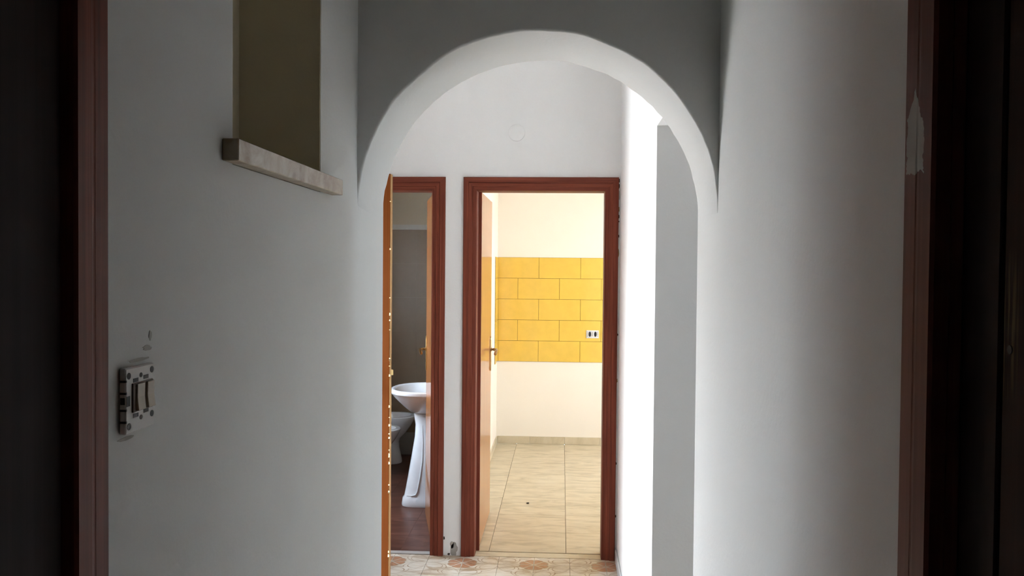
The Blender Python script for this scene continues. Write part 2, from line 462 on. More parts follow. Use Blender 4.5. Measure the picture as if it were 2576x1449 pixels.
wf = struct('wall_far', m, 'plaster', 'white plaster wall holding the bathroom and kitchen doors', 'wall')

# kitchen shell
kb = struct('wall_kitchen_back', MB().box(KXL - 0.115, KXR + 0.15, KY, KY + 0.15, 0, CEIL), 'kitchen_paint', 'cream kitchen end wall with a band of yellow tiles', 'wall')
kl = struct('wall_kitchen_left', MB().box(KXL - 0.05, KXL, D2, KY, 0, CEIL), 'kitchen_paint', 'cream kitchen wall behind the open kitchen door', 'wall')
m = MB()
m.box(KXR, KXR + 0.15, D2, KWY0, 0, CEIL).box(KXR, KXR + 0.15, KWY1, KY, 0, CEIL).box(KXR, KXR + 0.15, KWY0, KWY1, KWZ1, CEIL).box(KXR, KXR + 0.15, KWY0, KWY1, 0, KWZ0)
struct('wall_kitchen_right', m, 'kitchen_paint', 'cream kitchen wall with large window, out of sight to the right', 'wall')
struct('wall_kitchen_front', MB().box(KO[1] + RO + 0.05, KXR, D2, D2 + 0.01, 0, CEIL).box(KXL, KO[0] - RO - 0.05, D2, D2 + 0.01, 0, CEIL).box(KO[0] - RO - 0.05, KO[1] + RO + 0.05, D2, D2 + 0.01, OH + 0.08, CEIL),
       'kitchen_paint', 'cream kitchen side of the wall around its door', 'wall')

# bathroom shell
bb = struct('wall_bathroom_back', MB().box(BXL - 0.15, BXR, BY, BY + 0.15, 0, CEIL), 'bath_paint', 'beige painted bathroom end wall above taupe tiling', 'wall')
br = struct('wall_bathroom_right', MB().box(BXR, KXL - 0.05, D2, KY, 0, CEIL), 'bath_paint', 'beige bathroom wall behind the washbasin', 'wall')
m = MB()
m.box(BXL - 0.15, BXL, D2, BWY0, 0, CEIL).box(BXL - 0.15, BXL, BWY1, BY, 0, CEIL).box(BXL - 0.15, BXL, BWY0, BWY1, 0, BWZ0).box(BXL - 0.15, BXL, BWY0, BWY1, BWZ1, CEIL)
bl = struct('wall_bathroom_left', m, 'bath_paint', 'beige bathroom wall with small window, out of sight', 'wall')

# windows
def window(name, x, y0, y1, z0, z1, label, nsash):
    w = empty(name, (x, (y0 + y1) / 2, z0), label, 'window', kind='structure')
    f_ = 0.05
    mb = MB().box(x - 0.025, x + 0.025, y0, y0 + f_, z0, z1).box(x - 0.025, x + 0.025, y1 - f_, y1, z0, z1)
    mb.box(x - 0.025, x + 0.025, y0 + f_, y1 - f_, z0, z0 + f_).box(x - 0.025, x + 0.025, y0 + f_, y1 - f_, z1 - f_, z1)
    build('window_frame', mb, 'plastic', w)
    ww = (y1 - y0 - 2 * f_) / nsash
    for k in range(nsash):
        a, b = y0 + f_ + k * ww, y0 + f_ + (k + 1) * ww
        s = build('sash', MB().box(x - 0.02, x + 0.02, a, a + 0.04, z0 + f_, z1 - f_).box(x - 0.02, x + 0.02, b - 0.04, b, z0 + f_, z1 - f_)
              .box(x - 0.02, x + 0.02, a + 0.04, b - 0.04, z0 + f_, z0 + f_ + 0.04).box(x - 0.02, x + 0.02, a + 0.04, b - 0.04, z1 - f_ - 0.04, z1 - f_), 'plastic', w)
        build('pane', MB().box(x - 0.002, x + 0.002, a + 0.04, b - 0.04, z0 + f_ + 0.04, z1 - f_ - 0.04), 'glass', s)
    return w
window('window_1', KXR + 0.09, KWY0, KWY1, KWZ0, KWZ1, 'large white framed kitchen window out of sight', 2)
window('window_2', BXL - 0.09, BWY0, BWY1, BWZ0, BWZ1, 'small white framed bathroom window out of sight', 1)

window('fill_window', 2.08, SWY0, SWY1, SWZ0, SWZ1, 'tiny unseen side room window added to brighten the hall', 1)

# floors
TILE = 0.2
OXT, OYT = -0.541, 4.833
fl = struct('floor', MB().box(HXL - 0.15, 2.0, -1.7, D, -0.12, -0.004), 'grout', 'hall floor of patterned cream tiles with salmon medallions', 'floor')
spots = []
i0 = math.floor((HXL - OXT) / TILE); i1 = math.ceil((XR - OXT) / TILE)
for j in range(-16, 1):
    y0 = OYT + j * TILE
    for i in range(i0, i1):
        x0 = OXT + i * TILE
        cy = y0 + TILE / 2
        if cy < Y2 and not (XL - 0.1 < x0 + TILE / 2 < XR + 0.1): continue
        spots.append((x0, y0))
def cut_tile(x0, y0, xa, xb, ya, yb, mat, parent, name='tile', g=0.0008):
    ax, bx = max(x0, xa), min(x0 + TILE, xb); ay, by = max(y0, ya), min(y0 + TILE, yb)
    if bx - ax < 0.01 or by - ay < 0.01: return
    build(name, MB().box(ax + g, bx - g, ay + g, by - g, -0.006, 0.0), mat, parent, bevel=0.0006)
full = []
for x0, y0 in spots:
    xa, xb = (HXL, XR) if y0 + TILE > Y2 else (XL, XR)
    if x0 >= xa and x0 + TILE <= xb and y0 + TILE <= D and y0 >= Y2: full.append((x0 + TILE / 2, y0 + TILE / 2, -0.003))
    else: cut_tile(x0, y0, xa, xb, -1.7, D - 0.001, 'hall_tile', fl)
pieces('tile', (TILE - 0.0016, TILE - 0.0016, 0.006), 'hall_tile', fl, full, 0.0006)

kf = struct('floor_kitchen', MB().box(KXL - 0.05, KXR, D, KY, -0.12, -0.004), 'grout', 'kitchen floor of beige marbled tiles', 'floor')
TX, TY = 0.449, 0.385
spots = []
xs = [0.039 + k * TX for k in range(-2, 7)]; ys = [5.435 + k * TY for k in range(-1, 9)]
g = 0.0014
for i in range(len(xs) - 1):
    for j in range(len(ys) - 1):
        ax, bx, ay, by = max(xs[i], KXL), min(xs[i + 1], KXR), max(ys[j], 5.036), min(ys[j + 1], KY)
        if bx - ax < 0.01 or by - ay < 0.01: continue
        if bx - ax > TX - 1e-4 and by - ay > TY - 1e-4: spots.append(((ax + bx) / 2, (ay + by) / 2, -0.003))
        else: build('tile', MB().box(ax + g, bx - g, ay + g * .6, by - g * .6, -0.006, 0), 'kitchen_tile', kf, bevel=0.0006)
pieces('tile', (TX - 2 * g, TY - 1.2 * g, 0.006), 'kitchen_tile', kf, spots, 0.0006)

bf = struct('floor_bathroom', MB().box(BXL, KXL - 0.05, D, BY, -0.12, -0.004), 'grout', 'red brown tiled bathroom floor', 'floor')
spots = []
for i in range(4):
    for j in range(9):
        ax = BXL + 0.003 + i * 0.30; ay = 5.014 + j * 0.30
        bx, by = min(ax + 0.30, KXL - 0.06), min(ay + 0.30, BY)
        if bx - ax < 0.02 or by - ay < 0.02: continue
        if bx - ax > 0.2999 and by - ay > 0.2999: spots.append(((ax + bx) / 2, (ay + by) / 2, -0.003))
        else: build('tile', MB().box(ax + .0006, bx - .0006, ay + .0006, by - .0006, -0.006, 0), 'bath_floor', bf)
pieces('tile', (0.2988, 0.2988, 0.006), 'bath_floor', bf, spots, 0.0005)
struct('trim_1', MB().box(KO[0] + 0.001, KO[1] - 0.001, 4.960, 5.036, -0.006, 0.0006), 'kitchen_skirt', 'flat beige threshold strip under the kitchen doorway', 'threshold', bevel=0.0008)
struct('trim_2', MB().box(BO[0] + 0.001, BO[1] - 0.001, 4.965, 5.013, -0.006, 0.0010), 'cement', 'flat grey threshold strip under the bathroom doorway', 'threshold', bevel=0.0008)
struct('trim_3', MB().box(HXL - 0.15, HXL, EO[0], EO[1], -0.08, 0.0015), 'marble', 'marble threshold of the entrance doorway', 'threshold', bevel=0.002)

# skirtings (each tile its own piece)
sk = empty('baseboard_right', (XR, JY, 0), 'pale grey skirting tiles along the bright hall wall', 'skirting', kind='structure')
y = JY + 0.002
while y < D - 0.03:
    y2 = min(y + 0.33, D - 0.022)
    build('skirting_tile', MB().box(XR - 0.011, XR, y, y2 - 0.002, 0, 0.068), 'skirt_grey', sk, bevel=0.003)
    y = y2
sk = empty('baseboard_back', (0, KY, 0), 'beige marbled skirting tiles along the kitchen end wall', 'skirting', kind='structure')
x = 0.0395 - 0.327 * 2
while x < KXR - 0.02:
    a, b = max(x, KXL + 0.012), min(x + 0.327, KXR)
    build('skirting_tile', MB().box(a + .001, b - .001, KY - 0.010, KY, 0.001, 0.070), 'kitchen_skirt', sk, bevel=0.0015)
    x += 0.327
sk = empty('baseboard_left', (KXL, KY, 0), 'beige marbled skirting tiles behind the open kitchen door', 'skirting', kind='structure')
y = D2 + 0.02
while y < KY - 0.02:
    b = min(y + 0.327, KY - 0.011)
    build('skirting_tile', MB().box(KXL, KXL + 0.010, y + .001, b - .001, 0.001, 0.070), 'kitchen_skirt', sk, bevel=0.0015)
    y += 0.327

# kitchen wall tiles: five running-bond courses
TW, TH_, ZT = 0.390, 0.1955, 1.753
build('tile_bed', MB().box(KXL, 2.29, KY - 0.004, KY, ZT - 5 * TH_, ZT), 'grout_yellow', kb)
build('tile_bed', MB().box(KXL, KXL + 0.004, 7.905, KY - 0.008, ZT - 5 * TH_, ZT), 'grout_yellow', kl)
g = 0.0013; full = []
for rw in range(5):
    z0, z1 = ZT - (rw + 1) * TH_, ZT - rw * TH_
    x = (-0.216 if rw % 2 == 0 else -0.412) - 2 * TW
    while x < 2.28:
        a, b = max(x, KXL + 0.008), min(x + TW, 2.29)
        if b - a > TW - 1e-5: full.append(((a + b) / 2, KY - 0.005, (z0 + z1) / 2))
        elif b - a > 0.01: build('tile', MB().box(a + g, b - g, KY - 0.009, KY - 0.001, z0 + g, z1 - g), 'yellow', kb, bevel=0.001)
        x += TW
    build('tile', MB().box(KXL + 0.001, KXL + 0.009, 7.905, KY - 0.010, z0 + g, z1 - g), 'yellow', kl, bevel=0.001)
pieces('tile', (TW - 2 * g, 0.008, TH_ - 2 * g), 'yellow', kb, full, 0.001)

# bathroom wall tiling
def bath_tiles(parent, horizontal, x0, x1, fixed, sgn):
    """wall tiles 20 x 30 up to 1.98, a white listello above, a skirting course below"""
    def bx(a, b, z0, z1, th, mat, nm):
        if horizontal: mb = MB().box(a, b, fixed - th, fixed, z0, z1)
        else: mb = MB().box(fixed, fixed + th * sgn, a, b, z0, z1) if sgn > 0 else MB().box(fixed - th, fixed, a, b, z0, z1)
        build(nm, mb, mat, parent)
    n = round((x1 - x0) / 0.25); w = (x1 - x0) / n
    zs = [0.085] + [0.197 + k * (1.98 - 0.197) / 6 for k in range(7)]
    for k in range(n):
        a, b = x0 + k * w, x0 + (k + 1) * w
        bx(a + .0006, b - .0006, 0.0, 0.0835, 0.008, 'bath_lit_course', 'skirting_tile')
        for q in range(len(zs) - 1):
            bx(a + .0002, b - .0002, zs[q] + .0002, zs[q + 1] - .0002, 0.006, 'bath_lit_course' if q == 0 else 'bath_tile', 'tile')  # lowest course lightened too, its light put into the colour
    bx(x0, x1, 1.981, 2.024, 0.012, 'bath_white', 'listello')
bath_tiles(bb, True, BXL + 0.008, BXR - 0.008, BY, 1)
bath_tiles(br, False, D2 + 0.03, BY - 0.008, BXR, -1)

# ------------------------------------------------------------------ door frames
PROFILE = [(0, 0), (0, .013), (.003, .017), (.026, .019), (.030, .019), (.033, .014), (.052, .014), (.055, .010), (.072, .010), (.077, .006), (.077, 0)]
PROFILE_FLAT = [(0, 0), (0, .012), (.004, .015), (.034, .015), (.036, .0147), (.040, .0147), (.042, .015), (.073, .015), (.077, .012), (.077, 0)]
def door_frame(name, label, mat4, w, h, t, wood_v, wood_h, back=True, scale=1.0, PROFILE=PROFILE):
    """opening of width w (local x from 0), height h, wall thickness t (local y from 0 front to t back)"""
    org = mat4 @ Vector((w / 2, 0, 0))
    root = empty(name, org, label, 'door', kind='structure')
    def put(nm, mb, mt, **k):
        mb.xform(mat4); return build(nm, mb, mt, root, **k)
    cw = PROFILE[-1][0] * scale
    def casing(yface, sgn):
        P = [(a * scale - cw, b) for a, b in PROFILE]
        def ring(fn): return [fn(a, b) for a, b in P]
        # left stile: inner edge at x=0, a<0 outward
        L0 = ring(lambda a, b: (a, yface + sgn * b, 0.0)); L1 = ring(lambda a, b: (a, yface + sgn * b, h - a))
        R0 = ring(lambda a, b: (w - a, yface + sgn * b, 0.0)); R1 = ring(lambda a, b: (w - a, yface + sgn * b, h - a))
        put('casing', MB().loft([L0, L1]), wood_v)
        put('casing', MB().loft([R0, R1]), wood_v)
        put('casing_head', MB().loft([L1, R1]), wood_h)
    casing(0, -1)
    if back: casing(t, 1)
    put('jamb', MB().box(-RO + .001, 0, 0, t, 0, h), wood_v, bevel=0.001)
    put('jamb', MB().box(w, w + RO - .001, 0, t, 0, h), wood_v, bevel=0.001)
    put('jamb_head', MB().box(-RO + .001, w + RO - .001, 0, t, h, h + RO - .001), wood_h, bevel=0.001)
    return root, put

def T(origin, xdir, ydir):
    x = Vector(xdir); y = Vector(ydir); z = Vector((0, 0, 1))
    return Matrix(((x.x, y.x, z.x, origin[0]), (x.y, y.y, z.y, origin[1]), (x.z, y.z, z.z, origin[2]), (0, 0, 0, 1)))

def lever(leaf, at, out, along, z, mat='brass', keyhole=True):
    """long escutcheon plate and a lever on a leaf face: out = face normal, along = towards the hinge"""
    o = Vector(out).normalized(); a = Vector(along).normalized(); p = Vector((at[0], at[1], z)); up = Vector((0, 0, 1))
    ring = []
    pts = []
    hw, top, bot = 0.019, 0.088, -0.142
    for k in range(9): an = math.pi * k / 8; pts.append((hw * math.cos(an), top - hw + hw * math.sin(an)))
    for k in range(9): an = math.pi + math.pi * k / 8; pts.append((hw * math.cos(an), bot + hw + hw * math.sin(an)))
    rings = []
    for dpt, sc in ((0, 1.0), (0.004, 1.0), (0.0065, 0.82)):
        rings.append([p + a * (q[0] * sc) + up * ((q[1] + 0.027) * (1 if sc == 1 else 0.975) - 0.027) + o * dpt for q in pts])
    hd = build('handle_plate', MB().loft(rings), mat, leaf)
    mb = MB()
    mb.tube([p + o * s for s in (0.004, 0.010, 0.013, 0.018, 0.022, 0.026, 0.030, 0.036)], [0.0125, 0.0125, 0.008, 0.007, 0.0105, 0.0105, 0.0075, 0.0075], 14)
    mb.tube([p + o * 0.034, p + o * 0.043 + a * 0.004 - up * 0.001, p + o * 0.046 + a * 0.018 - up * 0.003, p + o * 0.045 + a * 0.05 - up * 0.006,
             p + o * 0.043 + a * 0.085 - up * 0.013, p + o * 0.041 + a * 0.108 - up * 0.022, p + o * 0.040 + a * 0.112 - up * 0.025],
            [0.0065, 0.008, 0.009, 0.0095, 0.0105, 0.0085, 0.003], 12)
    build('lever', mb, mat, leaf, smooth=True)
    if keyhole:
        c = p - up * 0.072 + o * 0.0062
        build('keyhole', MB().tube([c, c + o * 0.0008], 0.005, 10).add(
            [c + a * x + up * y + o * d for d in (0, .0008) for x, y in ((-.0022, 0), (.0022, 0), (.0028, -.014), (-.0028, -.014))],
            [(0, 1, 2, 3), (7, 6, 5, 4), (0, 4, 5, 1), (1, 5, 6, 2), (2, 6, 7, 3), (3, 7, 4, 0)]), 'black', leaf)

# kitchen door
kd, put = door_frame('door_1', 'mahogany framed kitchen door standing open onto a yellow tiled wall', T((KO[0], D, 0), (1, 0, 0), (0, 1, 0)), KO[1] - KO[0], OH, D2 - D + 0.01, 'mahogany', 'mahogany_x')
leaf = build('leaf', MB().box(-0.510, -0.471, 5.083, 5.845, 0.006, OH + 0.004), 'leaf', kd, bevel=0.002)
tag(leaf, 'glossy honey brown door leaf opened into the kitchen')
lever(leaf, (-0.471, 5.785), (1, 0, 0), (0, -1, 0), 1.110)
lever(leaf, (-0.510, 5.785), (-1, 0, 0), (0, -1, 0), 1.110)
for z in (0.25, 1.05, 1.85):
    build('hinge', MB().tube([(-0.513, 5.079, z - .05), (-0.513, 5.079, z + .05)], 0.006, 10), 'brass', kd)
# dark hinge-side stop standing behind the lining
build('stop', MB().box(KO[0] - 0.012, -0.4668, 5.052, 5.066, 0.0, OH), 'mahogany', kd, bevel=0.001)

# bathroom door, leaf turned a little past the wall line
bd, put = door_frame('door_2', 'mahogany framed bathroom door standing open beside a white washbasin', T((BO[0], D, 0), (1, 0, 0), (0, 1, 0)), BO[1] - BO[0], OH, D2 - D + 0.01, 'mahogany', 'mahogany_x')
hx, hy = -0.752, 5.088
dv = Vector((-0.205, 0.965, 0)).normalized(); nv = Vector((dv.y, -dv.x, 0))   # nv points to +x
def slab(p, d, nrm, ln, th, z0, z1):
    p = Vector(p); a = [p, p + d * ln, p + d * ln + nrm * th, p + nrm * th]
    return MB().add([(q.x, q.y, z) for z in (z0, z1) for q in a], [(3, 2, 1, 0), (4, 5, 6, 7), (0, 1, 5, 4), (1, 2, 6, 5), (2, 3, 7, 6), (3, 0, 4, 7)])
leaf = build('leaf', slab((hx, hy, 0), dv, nv, 0.71, 0.038, 0.006, OH + 0.004), 'leaf', bd, bevel=0.002)
tag(leaf, 'glossy orange brown door leaf opened into the bathroom')
pt = Vector((hx, hy, 0)) + dv * 0.655
lever(leaf, (pt.x, pt.y), -nv, -dv, 1.112)
pt2 = pt + nv * 0.038
lever(leaf, (pt2.x, pt2.y), nv, -dv, 1.112)
for z in (0.25, 1.05, 1.85):
    build('hinge', MB().tube([(hx - .004, hy - .006, z - .05), (hx - .004, hy - .006, z + .05)], 0.006, 10), 'brass', bd)

# entrance door in the hall's left wall: leaf opened square into the hall
ed, put = door_frame('door_3', 'entrance door with honey brown leaf and chipped edge, half hidden by arch', T((HXL, EO[0], 0), (0, 1, 0), (-1, 0, 0)), EO[1] - EO[0], OH, 0.15, 'mahogany', 'mahogany_y')
LY0, LY1, LX = 4.088, 4.130, -0.811
leaf = build('leaf', MB().box(HXL + 0.024, LX, LY0, LY1, 0.006, OH + 0.002), 'entry', ed, bevel=0.0015)
build('edge_strip', MB().box(LX, LX + 0.003, LY0 + 0.002, LY1 - 0.002, 0.008, OH), 'edge', leaf)
mb = MB()
for k in range(26):
    z = random.choice((random.uniform(0.1, 2.0), random.gauss(1.35, 0.2), random.gauss(0.8, 0.15)))
    z = min(max(z, 0.05), 2.02); hgt = random.uniform(0.003, 0.015); wd = random.uniform(0.002, 0.006)
    mb.loft([[(LX - wd * .4 - .001, LY0 - .0012, z), (LX + .0042, LY0 - .0012, z + hgt * .1), (LX + .0042, LY0 + wd, z + hgt * .2), (LX - .001, LY0 + wd, z)],
             [(LX - wd * .2 - .001, LY0 - .0012, z + hgt), (LX + .0042, LY0 - .0012, z + hgt * .9), (LX + .0042, LY0 + wd * .5, z + hgt * .7), (LX - .001, LY0 + wd * .6, z + hgt)]])
tag(build('paint_chips', mb, pale('cream_chips', (0.80, 0.66, 0.40), 0.8), leaf), 'pale chips along the leaf edge', kind='stuff')
lb = MB().box(LX - 0.004, LX + 0.0045, LY0 + 0.010, LY1 - 0.010, 1.06, 1.24)
build('lock_plate', lb, 'brass', leaf, bevel=0.001)
build('latch_bolt', MB().add([(LX + .003, LY0 + .012, 1.138), (LX + .017, LY0 + .012, 1.138), (LX + .005, LY1 - .012, 1.138), (LX + .003, LY1 - .012, 1.138),
                              (LX + .003, LY0 + .012, 1.164), (LX + .017, LY0 + .012, 1.164), (LX + .005, LY1 - .012, 1.164), (LX + .003, LY1 - .012, 1.164)],
      [(3, 2, 1, 0), (4, 5, 6, 7), (0, 1, 5, 4), (1, 2, 6, 5), (2, 3, 7, 6), (3, 0, 4, 7)]), 'bright_brass', leaf, bevel=0.001)
lever(leaf, (LX - 0.07, LY0), (0, -1, 0), (-1, 0, 0), 1.112)

# corridor doors close to the camera, both shut
ld, put = door_frame('door_4', 'dark brown shut door in the left corridor wall beside the switch', T((XL, LD0, 0), (0, 1, 0), (-1, 0, 0)), LD1 - LD0, OH, 0.085, 'mahogany', 'mahogany_y', back=False, scale=0.73, PROFILE=PROFILE_FLAT)
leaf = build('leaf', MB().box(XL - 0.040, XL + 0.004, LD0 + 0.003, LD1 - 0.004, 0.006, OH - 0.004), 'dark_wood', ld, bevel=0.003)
rd, put = door_frame('door_5', 'dark brown shut door in the right corridor wall with pale streaked lock side', T((XR, RD1, 0), (0, -1, 0), (1, 0, 0)), RD1 - RD0, OH, 0.085, 'worn_casing', 'mahogany_y', back=False, scale=0.82, PROFILE=PROFILE_FLAT)
build('rebate', MB().box(XR + 0.010, XR + 0.05, 0.690, RD1 - 0.001, 0.0, OH), 'dark_wood', rd, bevel=0.002)
leaf = build('leaf', MB().box(XR + 0.012, XR + 0.052, RD0 + 0.003, 0.6885, 0.006, OH - 0.004), 'streaked_leaf', rd, bevel=0.002)
build('keyhole', MB().tube([(XR + 0.0125, 0.6765, 1.592), (XR + 0.0112, 0.6765, 1.592)], 0.0035, 10), 'black', leaf)

# ------------------------------------------------------------------ marble sill
m = MB()
m.box(XL - ND, XL, NY0 + 0.001, NY1 - 0.001, 1.786, 1.8148).box(XL, XL + 0.022, 1.110, 1.648, 1.786, 1.8148)
tag(build('marble_sill', m, 'marble', bevel=0.0012), 'mottled beige marble sill under the niche in the left wall', 'sill')

# ------------------------------------------------------------------ light switch without its cover
SY0, SY1, SZ0, SZ1, SX = 0.845, 0.905, 1.480, 1.5465, XL + 0.0075
sw = empty('light_switch', (XL, (SY0 + SY1) / 2, SZ0), 'uncovered white light switch with two beige rockers on left wall', 'switch')
build('mounting_frame', MB().box(XL + 0.0005, SX, SY0, SY1, SZ0, SZ1), 'plastic', sw, bevel=0.0012)
def yw(fr): return SY0 + fr * (SY1 - SY0)
def zw(fr): return SZ1 - fr * (SZ1 - SZ0)
def dark_rect(c, w, h, nm='slot'):
    build(nm, MB().box(SX - 0.0005, SX + 0.0004, yw(c[0]) - w / 2, yw(c[0]) + w / 2, zw(c[1]) - h / 2, zw(c[1]) + h / 2), 'black', sw)
def dark_oval(c, w, h, nm='screw_hole'):
    ring0 = [(SX - .0005, yw(c[0]) + w / 2 * math.cos(a), zw(c[1]) + h / 2 * math.sin(a)) for a in [2 * math.pi * k / 14 for k in range(14)]]
    build(nm, MB().loft([ring0, [(SX + .0004, p[1], p[2]) for p in ring0]]), 'black', sw)
for c in ((0.10, 0.12), (0.10, 0.885), (0.92, 0.10), (0.92, 0.80)): dark_oval(c, 0.0075, 0.0068)
for c in ((0.52, 0.145), (0.52, 0.80)): dark_oval(c, 0.006, 0.0050)
for c in ((0.335, 0.205), (0.70, 0.19), (0.335, 0.745), (0.70, 0.72)): dark_rect(c, 0.0105, 0.0040)
dark_rect((0.08, 0.50), 0.0065, 0.0102)
for zf in (0.195, 0.375, 0.63, 0.81):
    build('side_slot', MB().box(XL + 0.0015, SX + .0002, SY0 - 0.0004, SY0 + 0.002, zw(zf) - .0011, zw(zf) + .0011), 'black', sw)
build('side_slot', MB().box(XL + 0.002, SX - .001, SY0 - 0.0004, SY0 + 0.002, zw(0.49) - .0035, zw(0.49) + .0035), 'black', sw)
build('socket_body', MB().box(SX - .001, SX + 0.0016, yw(0.20), yw(0.93), zw(0.69), zw(0.245)), 'brown_plastic', sw, bevel=0.0006)
for a, b in ((0.30, 0.56), (0.66, 0.91)):
    y0_, y1_ = yw(a), yw(b); za, zb = zw(0.67), zw(0.265); zm = (za + zb) / 2
    build('rocker', MB().add([(SX + .001, y0_, za), (SX + .001, y1_, za), (SX + .001, y1_, zb), (SX + .001, y0_, zb),
                              (SX + .0048, y0_, za), (SX + .0048, y1_, za), (SX + .0032, y1_, zm), (SX + .0032, y0_, zm), (SX + .0036, y1_, zb), (SX + .0036, y0_, zb)],
          [(0, 1, 2, 3), (4, 5, 6, 7), (7, 6, 8, 9), (0, 1, 5, 4), (3, 2, 8, 9), (0, 4, 7, 9, 3), (1, 5, 6, 8, 2)]), 'beige_plastic', sw, bevel=0.0004)

# ------------------------------------------------------------------ bare marks on the walls
def blob(cx, cz, rx, rz, y, seed, th=0.0012, n=18, fx=None):
    pts = []
    for k in range(n):
        a = 2 * math.pi * k / n
        q = 1 + 0.5 * noise.noise(Vector((math.cos(a) * 1.6 + seed * 3.1, math.sin(a) * 1.6, seed)))
        pts.append((cx + rx * q * math.cos(a), cz + rz * q * math.sin(a)))
    if fx is None: return MB().loft([[(p[0], y + 0.0005, max(p[1], 0.001)) for p in pts], [(p[0], y - th, max(p[1], 0.001)) for p in pts]])
    return MB().loft([[(fx - 0.0005, p[0], p[1]) for p in pts], [(fx + th, p[0], p[1]) for p in pts]])
build('bare_patch', blob(-0.603, 0.030, 0.020, 0.045, D, 3), 'cement', wf)
build('bare_patch', blob(-0.614, 0.062, 0.011, 0.018, D, 8), 'cement', wf)
build('bare_patch', blob(-0.633, 0.008, 0.007, 0.006, D, 5), 'dirt', wf)
build('bare_patch', blob(-0.66, 0.10, 0.004, 0.010, D, 6), 'dirt', wf)
for k, (z, rz, mt) in enumerate(((2.148, .011, 'dirt'), (2.115, .013, 'dirt'), (2.065, .026, 'skirt_grey'), (1.985, .014, 'ochre_chip'), (1.945, .010, 'dirt'), (1.918, .004, 'dirt'), (1.835, .007, 'dirt'),
                                 (1.74, .022, 'ochre_chip'), (1.28, .006, 'dirt'), (1.02, .010, 'ochre_chip'), (0.55, .006, 'dirt'), (0.25, .008, 'dirt'))):
    build('paint_chip', blob(KO[1] + 0.0795, z, 0.003 if mt != 'skirt_grey' else 0.005, rz, D, k + 11, 0.002), mt, wf)
for k, (yy, zz, ry, rz, mt) in enumerate(((0.905, 1.562, .010, .003, 'rough_plaster'), (0.885, 1.5515, .022, .0016, 'rough_plaster'), (0.912, 1.575, .003, .005, 'rough_plaster'),
                                          (0.86, 1.474, .016, .0018, 'rough_plaster'), (0.915, 1.484, .002, .004, 'rough_plaster'))):
    build('rough_patch', blob(yy, zz, ry, rz, 0, k + 31, 0.0006, 16, XL), mt, wl)

# round blanking cover on the far wall
rg = []
for rad, dy in ((0.0475, -0.0003), (0.0475, -0.0050), (0.0455, -0.0064), (0.030, -0.0066)):
    rg.append([(-0.264 + rad * math.cos(2 * math.pi * k / 40), D + dy, 2.416 + rad * math.sin(2 * math.pi * k / 40)) for k in range(40)])
tag(build('junction_cover', MB().loft(rg), 'plaster', smooth=True), 'round white blanking cover high on the wall above the doors', 'cover')

# ------------------------------------------------------------------ kitchen socket
sy = KY - 0.009
sk = empty('wall_socket', (0.29, sy, 1.003), 'uncovered white double socket on the yellow tiles', 'socket')
build('mounting_frame', MB().box(0.232, 0.348, sy - 0.007, sy - 0.0003, 1.003, 1.077), 'plastic', sk, bevel=0.002)
yf = sy - 0.007
for cx in (0.265, 0.316):
    rg = [(cx + 0.011 * math.cos(2 * math.pi * k / 16), 1.041 + 0.025 * math.sin(2 * math.pi * k / 16)) for k in range(16)]
    build('socket_well', MB().loft([[(p[0], yf + .001, p[1]) for p in rg], [(p[0], yf - .0012, p[1]) for p in rg]]), 'black', sk)
build('blank_module', MB().box(0.283, 0.298, yf - 0.004, yf + .0005, 1.018, 1.066), 'plastic', sk, bevel=0.001)
build('module_slit', MB().box(0.2893, 0.2917, yf - 0.0046, yf - .0035, 1.024, 1.060), 'brown_plastic', sk)
for sx, cx in ((-1, 0.247), (1, 0.334)):
    for zz, tl in ((1.060, .004), (1.048, .002), (1.037, -.001), (1.025, -.004)):
        build('slot', MB().add([(cx - .009, yf - .0008, zz - sx * tl - .0016), (cx + .009, yf - .0008, zz + sx * tl - .0016), (cx + .009, yf - .0008, zz + sx * tl + .0016), (cx - .009, yf - .0008, zz - sx * tl + .0016),
                                (cx - .009, yf + .0005, zz - sx * tl - .0016), (cx + .009, yf + .0005, zz + sx * tl - .0016), (cx + .009, yf + .0005, zz + sx * tl + .0016), (cx - .009, yf + .0005, zz - sx * tl + .0016)],
              [(0, 1, 2, 3), (7, 6, 5, 4), (0, 4, 5, 1), (1, 5, 6, 2), (2, 6, 7, 3), (3, 7, 4, 0)]), 'brown_plastic', sk)

# crumb on the kitchen floor
bm = bmesh.new(); bmesh.ops.create_icosphere(bm, subdivisions=2, radius=1.0)
cr = MB()
cr.v = []
for v in bm.verts:
    q = 1 + 0.5 * noise.noise(v.co * 1.7)
    cr.v.append((-0.223 + v.co.x * 0.011 * q, 6.098 + v.co.y * 0.009 * q, 0.0042 + max(v.co.z, -0.95) * 0.0042 * q))
cr.f = [tuple(v.index for v in fc.verts) for fc in bm.faces]; bm.free()
zmin = min(p[2] for p in cr.v); cr.v = [(p[0], p[1], p[2] - zmin + 0.0001) for p in cr.v]
tag(build('dirt_crumb', cr, 'dirt'), 'small dark crumb of dirt on the kitchen floor', 'dirt')

# ------------------------------------------------------------------ sanitary ware
def oval(cx, cy, z, front, back, hw, sgn, n=40, p=2.0, backp=4.0):
    """closed ring: rounded towards sgn*x (length front), squarer behind (length back)"""
    pts = []
    for k in range(n):
        a = 2 * math.pi * k / n; c, s = math.cos(a), math.sin(a)
        pp = p if c >= 0 else backp
        ln = front if c >= 0 else back
        x = math.copysign(abs(c) ** (2 / pp), c) * ln
        y = math.copysign(abs(s) ** (2 / pp), s) * hw
        pts.append((cx + sgn * x, cy + y, z))
    return pts

